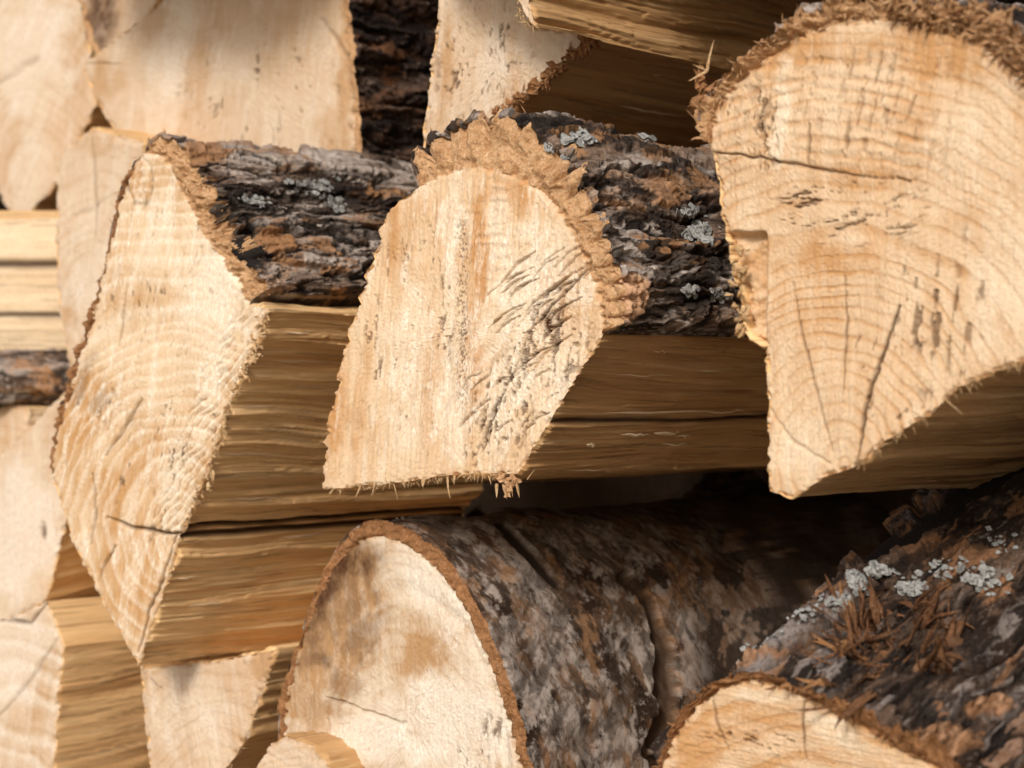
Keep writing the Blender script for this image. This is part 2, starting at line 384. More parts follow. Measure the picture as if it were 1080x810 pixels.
def bark_fields(S, r, s, l, seed, X, Y):
    tp = s*0
    st = r.get('style', 'rough'); am = r.get('amp', 1.0)
    if st == 'smooth':
        d = (fbm(s/.02, l/.03, seed+21, 4)-.5)*.006 + (fbm(s/.004, l/.004, seed+22, 4)-.5)*.0007
        gr = ss(.44, .54, fbm(s/.030, l/.016, seed+23, 6, .65)); og = ss(.5, .6, fbm(s/.020, l/.012, seed+24, 5, .6))*.6*(1-gr*.7)
        dk = ss(.55, .66, fbm(s/.016, l/.009, seed+25, 6, .65))*.75
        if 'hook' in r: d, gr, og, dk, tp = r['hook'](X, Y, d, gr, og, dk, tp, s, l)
        return d*am, gr, og, dk, tp
    jag = (fbm(s/.0016, l/.0034, seed+29, 3, .6)-.5)*.0016
    ws = s + .007*(fbm(s/.012, l/.026, seed+31, 4)-.5)*2 + jag; wl_ = l + .02*(fbm(s/.012, l/.03, seed+32, 3)-.5)*2 + jag*5
    f1, f2, cid = vor(ws/.014, wl_/.065, seed+33); e = f2-f1
    n1 = fbm(ws/.0080, wl_/.060, seed+34, 5, .52)
    q = n1*10 + cid*3.1; fl = np.floor(q); fr = q-fl; ter = (fl+ss(.0, .16, fr)*.85+.15*fr)/10
    rnd = _hash(fl, np.floor(cid*97), fl*0, seed+3)
    n2 = fbm(ws/.0011, wl_/.010, seed+35, 5, .65); n3 = ridge(ws/.0034, wl_/.020, seed+39, 3)
    crack = ss(.86, .93, ridge(ws/.014, wl_/.020, seed+28, 2))
    h = ss(.0, .16, e)*.0024 + (ter-.7)*.0125 + (n2-.5)*.0022 + (n3-.6)*.0012 - crack*.0016 + (fbm(s/.03, l/.05, seed+36, 2)-.5)*.006
    gr = np.clip(ss(.40, .60, fbm(ws/.014, wl_/.035, seed+37, 5, .6))*ss(.25, .75, rnd)*1.2, 0, 1)
    og = np.maximum(ss(.66, .70, fbm(ws/.010, wl_/.026, seed+38, 5, .6))*.8, .6*ss(.90, .93, rnd))
    dk = np.maximum(np.maximum(ss(.10, .0, e)*.8, crack*.6), ss(.5, .6, fbm(ws/.013, wl_/.03, seed+40, 5, .65))*.85*ss(.75, .45, rnd))
    if 'hook' in r: h, gr, og, dk, tp = r['hook'](X, Y, h, gr, og, dk, tp, s, l)
    return (h-.002)*am, gr, og, dk, tp

def blob(x, y, st, seed):
    cx, cy, rx, ry, rot, amt = st; a = R(rot); dx = x-cx; dy = y-cy
    wx = (fbm(x/22, y/22, seed+3, 4)-.5)*rx*1.1; wy = (fbm(x/22, y/22, seed+4, 4)-.5)*ry*1.1
    u = ((dx*math.cos(a)+dy*math.sin(a))+wx)/rx; v = ((-dx*math.sin(a)+dy*math.cos(a))+wy)/ry
    return amt*ss(1.15, .45, np.hypot(u, v))
def face_fields(S, x, y, edge):
    seed = S['seed']; sc = S.get('fscale', 1.0)
    # rings
    rc = S.get('pith', (S['centre'][0], S['centre'][1]+80)); kx = S.get('squash', 1.5)
    wx = x + (fbm(x/60, y/60, seed+51, 3)-.5)*S.get('ringwarp', 26); wy = y + (fbm(x/60, y/60, seed+52, 3)-.5)*S.get('ringwarp', 26)
    r = np.hypot((wx-rc[0])*kx, wy-rc[1]); sp = S.get('ring', 13.)
    ph = r/sp + fbm(r/70, 1.7, seed+53, 2)*3; fr = ph % 1
    late = ss(.55, .92, fr)*ss(1, .95, fr)
    ramp_ = S.get('ringamt', .3)*(.35+.9*fbm(x/40, y/40, seed+54, 2))
    # saw strokes
    a = R(S.get('saw', 85)); t = x*math.cos(a)+y*math.sin(a); q = -x*math.sin(a)+y*math.cos(a)
    q2 = q + 5*(fbm(q/60, t/90, seed+55, 2)-.5)
    s1 = fbm(q2/7, t/190, seed+56, 4, .6)-.5; s2 = fbm(q2/1.7, t/26, seed+57, 3, .65)-.5; s3 = fbm(q2/26, t/170, seed+58, 2)-.5
    fuzz = fbm(x/1.9, y/3.0, seed+59, 3, .7)-.5
    sw = S.get('sawamt', 1.0)
    h = (s1*.0011 + s2*.0010 + s3*.0006)*sw + fuzz*.0007 - late*ramp_*.0006 + (fbm(x/70, y/70, seed+60, 2)-.5)*.002
    tone = S.get('base', .25) + s1*.55*sw + s2*.25*sw + s3*.3*sw + late*ramp_*1.2 + (fbm(q/42, t/70, seed+61, 5, .6)-.5)*1.25
    pale = ss(.5, .68, fbm(q2/8, t/50, seed+62, 5, .65))*.55*min(1, sw) + S.get('ringpale', 0)*ss(.25, .6, fr)*ss(.85, .6, fr)
    dark = np.zeros_like(x)
    for st in S.get('tan', []): tone = tone + 1.45*blob(x, y, st, seed)
    for st in S.get('white', []):
        b_ = blob(x, y, st, seed+5); pale = pale + b_; tone = tone - b_*.35
    for st in S.get('brown', []): dark = dark + blob(x, y, st, seed+7)*(.5+fbm(x/3, y/5, seed+66, 3, .7)*.7)
    for (cx, cy, rx, ry, rot, thr, ang) in S.get('specks', []):       # short dark torn dashes
        m = blob(x, y, (cx, cy, rx, ry, rot, 1), seed+9); aa = R(ang); tt = x*math.cos(aa)+y*math.sin(aa); qq = -x*math.sin(aa)+y*math.cos(aa)
        n = fbm(qq/2.6, tt/9, seed+67, 3, .6)*.65 + .35*fbm(qq/9, tt/40, seed+69, 2); n = ss(thr, thr+.07, n)*m
        dark = dark + n*.75; h = h - n*.0013
    for g in S.get('gouge', []):
        pts, w, dep, dk = g[:4]; d, p = seg_dist(x + 3*(fbm(x/14, y/14, seed+71, 3)-.5), y + 5*(fbm(x/12, y/12, seed+72, 3)-.5), pts)
        ww = w*(.35+.65*np.sin(np.pi*np.clip(p, .04, .96)))*(.7+.6*fbm(x/6, y/6, seed+73, 2)); m = np.exp(-(d/ww)**2)
        h = h - dep*m; dark = dark + dk*m
    # chipped margin
    chip = ss(S.get('chip', 5), 0, edge)*ss(.42, .62, fbm(x/6, y/6, seed+74, 3))
    h = h - chip*.0022; tone = tone + chip*.4
    F = dict(x=x, y=y, h=h, tone=tone, dark=dark, pale=pale, edge=edge, late=late, r=r)
    if 'custom' in S: S['custom'](F, seed)
    for k in ('tone', 'dark', 'pale'): F[k] = np.clip(F[k], 0, 1)
    return F

# ------------------------------------------------------------ the logs
exec_specs = []
E_WARM = end_mat('end_grain_warm'); E_OR = end_mat('end_grain_left', (.73, .56, .38), (.54, .31, .135), (.88, .81, .68), rot=R(12))
E_RIGHT = end_mat('end_grain_right', (.72, .54, .36), (.55, .31, .14), (.87, .77, .61), rot=R(5), fib=.8)
E_ROUND = end_mat('end_grain_pale', (.70, .59, .46), (.46, .28, .14), (.86, .81, .72), fib=.6)
M_RIM_SHADE = fibre_mat('shade_rim', (.04, .028, .02), (.03, .02, .014), (.06, .045, .03)); E_SHADE = end_mat('end_grain_shade', (.045, .032, .024), (.030, .020, .014), (.06, .045, .035)); E_BACK = end_mat('end_grain_back', (.68, .53, .385), (.52, .33, .18), (.80, .73, .63), rot=R(-12))  # buried logs: shade of the gaps put into rim and end colours
b = lambda T, p, **k: dict(k='b', T=T, p=p, **k)
s_ = lambda p, **k: dict(k='s', p=p, **k)

def hook4(X, Y, d, gr, og, dk, tp, s, l):
    # a strip where the bark has come away, running down from a notch
    wv = 7*(fbm(X/18, Y/18, 5, 3)-.5)
    q, p = seg_dist(X+wv, Y+wv, [(657, 608), (684, 634), (703, 690), (706, 760), (692, 840)])
    m = ss(1, .75, q/((8+9*p)*(.35+1.3*fbm(X/25, Y/22, 96, 3)))); d = d - m*.006; gr = gr*(1-m); dk = np.maximum(dk*(1-m), m*.75); og = og*(1-m)+m*.4
    q, p = seg_dist(X+wv, Y+wv, [(525, 552), (560, 585), (592, 615)]); m = ss(7, 4, q); d = d - m*.003; dk = np.maximum(dk, m)
    b1 = ss(.54, .60, fbm(X/22, Y/30, 91, 5, .6))*ss(735, 750, X); tp = b1*.3; dk = np.maximum(dk, ss(712, 770, X)*.9*(1-b1*.5)); dk = np.maximum(dk, ss(590, 545, Y+.12*(700-X)+30*(fbm(X/30, Y/20, 94, 4)-.5))*.75)  # gap shade painted into the bark: blacker towards far end and top
    b2 = ss(.53, .58, fbm(X/14, Y/20, 92, 5, .65)); gr = np.maximum(gr, b2*(1-dk))
    b3 = ss(.52, .6, fbm((X+Y*.4)/11, (Y-X*.4)/38, 93, 5, .6)); dk = np.maximum(dk, b3*.55)
    return d, gr, og, dk, tp
def hook2(X, Y, h, gr, og, dk, tp, s, l):
    wv = 10*(fbm(X/14, Y/12, 15, 4)-.5)
    m = ss(1.1, .9, np.hypot((X-663+wv)/26, (Y-312+wv)/26)); tp = m; h = h*(1-m) + m*(.0015 + .007*(fbm(X/11, Y/11, 3, 5, .65)-.5)); dk = dk*(1-m)
    m = ss(1.1, .8, np.hypot((X-700+wv)/70, (Y-205+wv)/14)); tp = np.maximum(tp, m*.45*ss(.45, .6, fbm(X/10, Y/5, 16, 3)))
    m = ss(1.1, .8, np.hypot((X-690+wv)/45, (Y-285+wv)/12)); gr = np.maximum(gr, m)
    m = ss(1.1, .9, np.hypot((X-735+wv*2)/50, (Y-300+wv)/34)); dk = np.maximum(dk, m*.8*ss(.4, .55, fbm(X/12, Y/9, 18, 3)))
    return h, gr, og, dk, tp
def hook1(X, Y, h, gr, og, dk, tp, s, l):
    wv = 10*(fbm(X/14, Y/12, 15, 4)-.5)
    m = ss(1.1, .9, np.hypot((X-290+wv)/22, (Y-255+wv)/11)); og = np.maximum(og, m); h = h + m*.002; dk = dk*(1-m)
    m = ss(1.1, .9, np.hypot((X-215+wv)/26, (Y-158+wv)/14)); og = np.maximum(og, m*.9); dk = dk*(1-m)
    m = ss(1.1, .8, np.hypot((X-330+wv)/60, (Y-235+wv)/22)); gr = np.maximum(gr, m*.9)
    m = ss(1.1, .9, np.hypot((X-262+wv)/10, (Y-262+wv)/30)); dk = np.maximum(dk, m); h = h - m*.004
    return h, gr, og, dk, tp
def hook5(X, Y, h, gr, og, dk, tp, s, l):
    wv = 12*(fbm(X/16, Y/14, 25, 4)-.5)
    q, p = seg_dist(X+wv, Y+wv, [(925, 600), (985, 560), (1040, 520), (1075, 500)]); m = ss(9, 5, q-p*6); h = h - m*.010; dk = np.maximum(dk, m)
    m = ss(1.1, .8, np.hypot((X-1000+wv)/60, (Y-592+wv)/10)); og = np.maximum(og, m*.6)
    m = ss(1.1, .8, np.hypot((X-960+wv)/90, (Y-690+wv)/30)); dk = np.maximum(dk, m*.5)
    for cx, cy, rx, ry in ((985, 700, 22, 9), (1045, 745, 26, 12), (780, 690, 30, 12), (1000, 775, 26, 18)):
        m = ss(1.1, .8, np.hypot((X-cx+wv)/rx, (Y-cy+wv)/ry)); og = np.maximum(og, m*.8); tp = np.maximum(tp, m*.5*ss(.5, .62, fbm(X/5, Y/5, 98, 4))); dk = dk*(1-m*.6); h = h + m*.006*(fbm(X/7, Y/5, 99, 4)-.4)
    return h, gr, og, dk, tp
def custom1(F, seed):
    x, y = F['x'], F['y']
    # saw torn, comb-like strip along the right arris
    d, p = seg_dist(x, y, [(283, 325), (262, 375), (243, 425), (222, 490), (196, 552)])
    m = ss(46, 30, d+10*(fbm(x/15, y/15, seed+90, 2)-.5))*ss(.02, .1, p+.05)
    a = R(-48); q = -x*math.sin(a)+y*math.cos(a)
    m = m*ss(.25, .6, fbm(x/14, y/22, seed+97, 3)); st = np.abs(((q + 14*fbm(x/26, y/26, seed+91, 3))/8.5) % 1 - .5)*2
    F['h'] += m*(st-.5)*.0013; F['tone'] += m*(.1 + ss(.5, .1, st)*.5); F['dark'] += m*ss(.22, .02, st)*.35
    # knot
    r = np.hypot((x-147)/13, (y-192)/25)
    F['dark'] += .6*np.exp(-((r-1)/.13)**2)*ss(.35, .6, fbm(x/9, y/9, seed+77, 3)); F['tone'] += ss(1.05, .7, r)*(.7+.3*np.sin(r*16)); F['h'] -= .001*np.exp(-((r-1)/.1)**2)
    # lower left is browner and stringy
    F['tone'] += ss(60, -60, (x-150)*.9-(y-480)*.25)*ss(350, 430, y)*.18
S1 = dict(id='one', seed=11, y0=-.02, centre=(165, 430), end=E_OR, step=1.15, saw=101, sawamt=1.5, pith=(183, 560), squash=1.35, ring=15.5, ringamt=.18, ringpale=.5, ringwarp=22, base=.12,
    label='tall kite-shaped split log with cracked dark bark on top and a knot near its peak', custom=custom1, chip=4, fine=.17, length=.20,
    runs=[b([10, 26, 34, 34, 30, 26, 24], [(150, 162), (172, 162), (190, 196), (206, 238), (226, 262), (245, 288), (262, 322)], rim=M_FIBRE, fray=1.2, amp=1.25, lean=-.004, shag=1.6, hook=hook1),
          s_([(284, 326), (262, 375), (243, 425), (222, 490), (192, 560)], rough=2.6, tooth=(9, 3), grain=1.5, cracks=[(.985, .009, .009, 0, .34)]),
          s_([(180, 605), (162, 655), (146, 702)], rough=1, tone=-.1, grain=1.3, red=.45, cracks=[(.03, .03, .004, 0, .34)]),
          s_([(112, 640), (78, 575), (55, 505)], rough=1.0),
          b([3, 4, 5, 4, 3, 5, 4], [(60, 455), (80, 388), (102, 322), (118, 252), (130, 198), (150, 162)], rim=M_FIBRE_DARK, rough=1.6, spike=.8, fray=2.4, amp=.4, soft=True)],
    tan=[(78, 470, 22, 90, 10, .3), (95, 425, 40, 45, 20, .42), (135, 520, 42, 60, 15, .35), (120, 290, 14, 60, 12, .25), (140, 610, 40, 60, 15, .25), (215, 205, 22, 30, 0, .45)],
    white=[(235, 300, 30, 90, 12, .4), (215, 430, 18, 90, 15, .4), (215, 300, 45, 90, 12, .45), (180, 500, 18, 55, 15, .5), (165, 240, 12, 60, 12, .4)],
    brown=[(104, 425, 10, 18, 30, .35), (88, 400, 8, 40, 20, .35)],
    specks=[(150, 300, 60, 120, 15, .66, 101), (180, 480, 50, 90, 15, .67, 101), (128, 500, 10, 45, 10, .56, 100), (95, 430, 22, 40, 20, .56, 105)],
    gouge=[([(113, 545), (140, 556), (165, 560), (190, 562)], 1.7, .004, 1), ([(184, 563), (172, 610), (160, 640), (146, 690)], 1.3, .003, .9),
           ([(150, 420), (128, 455), (112, 480)], 2, .002, .45), ([(98, 500), (100, 545), (95, 575)], 1.6, .002, .6), ([(122, 575), (112, 592), (104, 612)], 1.5, .002, .5),
           ([(135, 300), (128, 330), (124, 365)], 1.4, .002, .5), ([(200, 188), (215, 215), (232, 250)], 1.2, .001, .2)])

def custom2(F, seed):
    x, y = F['x'], F['y']
    # torn herring-bone ridges right of the middle
    zone = blob(x, y, (530, 370, 45, 120, 12, 1), seed)
    d, p = seg_dist(x, y, [(560, 240), (500, 470)])
    a = R(-58); q = -x*math.sin(a)+y*math.cos(a)
    st = ((q + 12*fbm(x/30, y/30, seed+91, 2))/17) % 1
    F['h'] += zone*((1-st)*.0016 - .0006)
    F['pale'] += zone*ss(.3, .7, st)*.5
    # speckled column of torn pores
    c = np.exp(-((x-488+6*(fbm(y/40, 3, seed)-.5))/7)**2)*ss(470, 380, y)*ss(215, 250, y)
    n = ss(.52, .62, fbm(x/1.6, y/2.2, seed+93, 3, .7)); F['dark'] += c*n*.75; F['h'] -= c*n*.0006
    # fine horizontal ripple over the light columns
    rp = (y + .03*x + 14*fbm(x/40, y/40, seed+94, 3))/12 % 1
    w = np.exp(-((x-520)/30)**2)*ss(330, 260, y)*ss(.35, .65, fbm(x/16, y/12, seed+95, 3)); F['h'] += w*.0003*np.sin(rp*6.283); F['tone'] += w*ss(.75, 1, rp)*.3
rf = random.Random(12); FEATHER = []
for _ in range(46):
    x0 = rf.gauss(535, 26); y0 = rf.uniform(270, 470); x0 -= (y0-370)*.22; ln = rf.uniform(10, 42)*(1.3 if y0 < 420 else .7); a0 = R(rf.uniform(52, 66))
    P_ = [(x0 + ln*t_*math.cos(a0) + ln*.35*t_*t_, y0 - ln*t_*math.sin(a0) + ln*.18*t_*t_) for t_ in (0, .33, .66, 1)]
    FEATHER.append((P_, rf.uniform(.7, 1.4), rf.uniform(.0010, .0024), rf.uniform(.1, .45)))
S2 = dict(id='two', seed=23, y0=-.015, centre=(495, 350), end=E_WARM, step=1.1, saw=95, pith=(505, 640), squash=1.3, ring=18, ringamt=.08, base=.2, sawamt=1.15,
    label='middle split log with toothed orange bark rim and small splinters hanging below its end', custom=custom2, chip=4, fine=.22, length=.36,
    runs=[b([26, 38, 46, 44, 36, 32, 30, 22], [(440, 200), (458, 188), (482, 178), (510, 176), (545, 186), (575, 206), (600, 240), (622, 282), (634, 320), (636, 352)], rim=M_FIBRE, scal=(.0095, .62), lean=-.0015, amp=1.15, hook=hook2),
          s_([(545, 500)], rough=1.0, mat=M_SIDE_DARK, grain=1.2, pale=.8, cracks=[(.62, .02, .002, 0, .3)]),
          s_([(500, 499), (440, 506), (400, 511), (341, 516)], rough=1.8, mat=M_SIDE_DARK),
          s_([(344, 470), (352, 430), (358, 385), (371, 340), (385, 295), (400, 248), (420, 212), (440, 200)], rough=2.2, tooth=(38, -8))],
    tan=[(500, 350, 10, 110, 3, .35), (385, 400, 8, 110, 8, .3), (505, 260, 9, 70, 0, .55), (415, 260, 10, 60, 5, .3), (445, 380, 22, 120, 3, .2), (360, 430, 14, 80, 5, .3), (540, 210, 40, 20, 20, .3), (585, 300, 20, 60, 10, .3)],
    white=[(460, 400, 50, 120, 3, .3), (560, 330, 60, 120, 20, .35), (430, 380, 20, 110, 3, .35), (475, 250, 12, 80, 3, .55), (525, 250, 14, 60, 0, .6), (540, 420, 30, 60, 20, .35), (560, 300, 40, 60, 20, .45), (480, 430, 25, 70, 0, .5), (590, 400, 25, 60, 30, .4)],
    brown=[(583, 335, 12, 18, 0, .35)],
    specks=[(575, 360, 45, 75, 20, .54, 100), (530, 430, 35, 60, 10, .55, 110), (430, 360, 60, 120, 0, .66, 95), (510, 460, 40, 40, 0, .6, 100)],
    gouge=[([(640, 262), (612, 290), (585, 320), (560, 350)], 1.3, .002, .8), ([(560, 350), (540, 395), (520, 440), (500, 480)], 1.0, .001, .45), ] + FEATHER)

def custom3(F, seed):
    x, y = F['x'], F['y']
    # long torn columns of pores in the upper half
    m = ss(720, 780, x)*ss(1060, 940, x)*ss(205, 150, y)*ss(40, 70, y)
    st = fbm((x+y*.2)/6.5, y/80, seed+81, 3, .6); dash = fbm(x/5, y/11, seed+82, 3, .6)
    k = ss(.52, .62, st)*ss(.42, .56, dash)*m
    k = k*(.3+1.1*vn(x/37, y/52, 88)); F['dark'] += k*.42; F['h'] -= k*.0010
    rp = (y-.12*x+16*fbm(x/50, y/40, seed+86, 3))/14 % 1; mm = m*(.2+fbm(x/20, y/14, seed+87, 3)); F['h'] += mm*.00025*np.sin(rp*6.283); F['tone'] += mm*ss(.6, .9, rp)*.12
    # darker dashes low right
    z = blob(x, y, (985, 330, 55, 85, 10, 1), seed+4); kk = ss(.55, .63, fbm(x/6.5+y/60, y/60, seed+83, 3))*ss(.4, .55, fbm(x/5, y/12, seed+84, 2))*z
    F['dark'] += kk*.7; F['h'] -= kk*.0015
    # recessed broken block on the left edge
    bl = ss(809, 806, x)*ss(243, 250, y + 6*(fbm(x/8, 1, seed)-.5))
    F['h'] -= bl*(.004 + .004*fbm(x/14, y/16, seed+85, 3)); F['tone'] += bl*.2
    gap = np.exp(-((x-808)/1.5)**2)*ss(243, 252, y)*ss(365, 355, y); F['dark'] += gap*.6
    F['h'] -= .0016*ss(166, 160, y-.14*(x-752)+4*fbm(x/15, 3, seed))*0
S3 = dict(id='three', seed=37, y0=-.03, centre=(930, 270), end=E_RIGHT, step=1.25, saw=93, pith=(884, 488), squash=1.15, ring=17, ringamt=.5, ringwarp=18, base=.16, sawamt=.42, chip=6,
    label='large log at right edge with three radial cracks and shaggy orange bark on top', custom=custom3, fine=.16, length=.36,
    runs=[b([8, 10, 16, 24, 34, 40, 30, 20], [(750, 150), (752, 118), (775, 86), (810, 58), (860, 30), (920, 18), (1000, 32), (1060, 60), (1120, 130), (1150, 220)], rim=M_FIBRE, fray=.9, amp=1.2, lean=.004, shag=1.6),
          s_([(1145, 340), (1080, 380)], rough=1),
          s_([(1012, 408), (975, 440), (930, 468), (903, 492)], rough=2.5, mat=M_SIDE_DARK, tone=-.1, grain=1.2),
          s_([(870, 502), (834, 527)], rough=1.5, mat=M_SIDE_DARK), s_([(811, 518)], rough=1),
          s_([(810, 440), (808, 366), (785, 352), (776, 300), (765, 250), (758, 200), (750, 150)], rough=2.0, tooth=(26, -4))],
    tan=[(870, 275, 60, 22, 0, .45), (930, 190, 60, 18, 0, .3), (1000, 60, 90, 30, 10, .5), (880, 50, 90, 22, -10, .3), (800, 290, 14, 50, 0, .3)],
    white=[(825, 120, 12, 60, 5, .7), (840, 470, 30, 40, 30, .4), (1010, 170, 60, 60, 0, .3), (1060, 300, 50, 90, 0, .4)],
    brown=[(905, 490, 5, 8, 0, .8)],
    specks=[(800, 130, 40, 50, 0, .6, 95), (890, 220, 90, 40, 0, .62, 170), (930, 400, 60, 60, 0, .66, 110)],
    gouge=[([(752, 160), (800, 166), (850, 176), (905, 186), (960, 190)], 1.5, .002, .55), ([(835, 298), (846, 350), (860, 410), (878, 478)], 1.3, .002, .7),
           ([(891, 290), (892, 340), (890, 415)], 1.2, .002, .7), ([(947, 322), (930, 375), (914, 430), (904, 488)], 2.0, .003, .95), ([(810, 430), (835, 465), (875, 490)], 2.0, .001, .15),
           ([(855, 130), (852, 172)], 1.6, .002, .7), ([(930, 55), (922, 85)], 1.8, .001, .5), ([(966, 100), (955, 130)], 1.8, .001, .5)])

def custom4(F, seed):
    x, y = F['x'], F['y']
    # stained arc under the rim
    r = np.hypot((x-425)*1.9, (y-830)); w = np.exp(-((r-205+12*(fbm(x/30, y/30, seed, 3)-.5))/9)**2)
    F['tone'] += w*.3*ss(700, 560, y); F['h'] -= w*.001
    n = fbm(x/17, y/24, seed+31, 5, .65); z = ss(1.25, .55, np.hypot((x-352)/62, (y-640)/115)); F['dark'] += z*ss(.32, .72, n)*.5; F['tone'] += z*.35
    F['tone'] += ss(.40, .70, fbm(x/26, y/30, seed+33, 5, .6))*.45
M_SMOOTH = bark_mat('smooth_bark', (.15, .09, .055), (.36, .31, .275), (.035, .023, .016), (.33, .18, .09), .75, 1.3, .16)
S4 = dict(id='four', seed=41, y0=.010, centre=(430, 750), end=E_ROUND, step=1.25, saw=88, pith=(425, 830), squash=1.9, ring=20, ringamt=.22, base=.1, sawamt=.45, custom=custom4,
    label='round unsplit log at the bottom with whitish oval end and smooth grey-brown bark', fine=.2, length=.36, yaw=1,
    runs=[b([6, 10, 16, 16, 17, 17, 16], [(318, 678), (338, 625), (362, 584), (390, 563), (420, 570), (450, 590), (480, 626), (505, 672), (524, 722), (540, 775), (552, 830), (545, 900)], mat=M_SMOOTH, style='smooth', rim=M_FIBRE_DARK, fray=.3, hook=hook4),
          s_([(430, 960), (330, 920)], rough=1), b([8, 8, 8, 6], [(303, 860), (298, 780), (302, 730), (318, 678)], mat=M_SMOOTH, style='smooth', rim=M_FIBRE_DARK, rough=2.5)],
    tan=[(360, 640, 45, 80, 25, .5), (350, 640, 30, 70, 25, .45), (318, 720, 22, 45, 10, .55), (370, 590, 40, 22, -10, .45), (440, 690, 60, 60, 20, .25), (330, 760, 25, 25, 0, .4)],
    white=[(480, 760, 70, 60, 30, .6), (400, 780, 60, 30, 0, .7), (470, 640, 30, 60, -35, .6)],
    brown=[(345, 620, 16, 50, 25, .55), (375, 590, 28, 18, 0, .5), (335, 690, 12, 22, 0, .25)],
    specks=[(520, 770, 14, 14, 0, .5, 90), (500, 800, 30, 20, 0, .6, 90)],
    gouge=[([(345, 735), (380, 748), (430, 765)], 2, .002, .1)])

def custom5(F, seed):
    x, y = F['x'], F['y']
    r = np.hypot((x-727)/5, (y-748)/6); F['dark'] += ss(1.2, .7, r+.5*(fbm(x/3, y/3, seed, 2)-.5)); F['h'] -= .004*ss(1.2, .7, r)
S5 = dict(id='five', seed=53, y0=-.045, centre=(830, 830), end=E_RIGHT, step=1.3, saw=12, pith=(850, 1010), squash=1.0, ring=19, ringamt=.55, ringwarp=34, base=.3, sawamt=.6, custom=custom5,
    label='log in the bottom right corner with lichen and a tangle of shredded bark', pitch=21, yaw=2, fpitch=4, fine=.2, length=.23, flare=.05,
    runs=[b([3, 5, 8, 14, 24, 34, 34, 34], [(697, 815), (712, 775), (735, 742), (765, 722), (792, 716), (830, 726), (870, 748), (930, 780), (990, 812), (1040, 860)], rim=M_FIBRE_DARK, fray=.8, amp=1.3, lean=.002, hook=hook5, mat=M_BARK_CORNER),
          s_([(1000, 930), (850, 980)], rough=1), s_([(730, 930), (690, 860), (697, 815)], rough=1)],
    tan=[(800, 760, 70, 20, 0, .25), (740, 790, 30, 30, 0, .4)], white=[(880, 770, 40, 14, 30, .6), (790, 735, 40, 8, 5, .5)],
    specks=[(800, 780, 60, 20, 0, .62, 10)],
    gouge=[([(750, 738), (755, 760), (768, 790)], 1.3, .002, .8), ([(848, 735), (847, 765), (850, 800)], 1.3, .002, .9)])

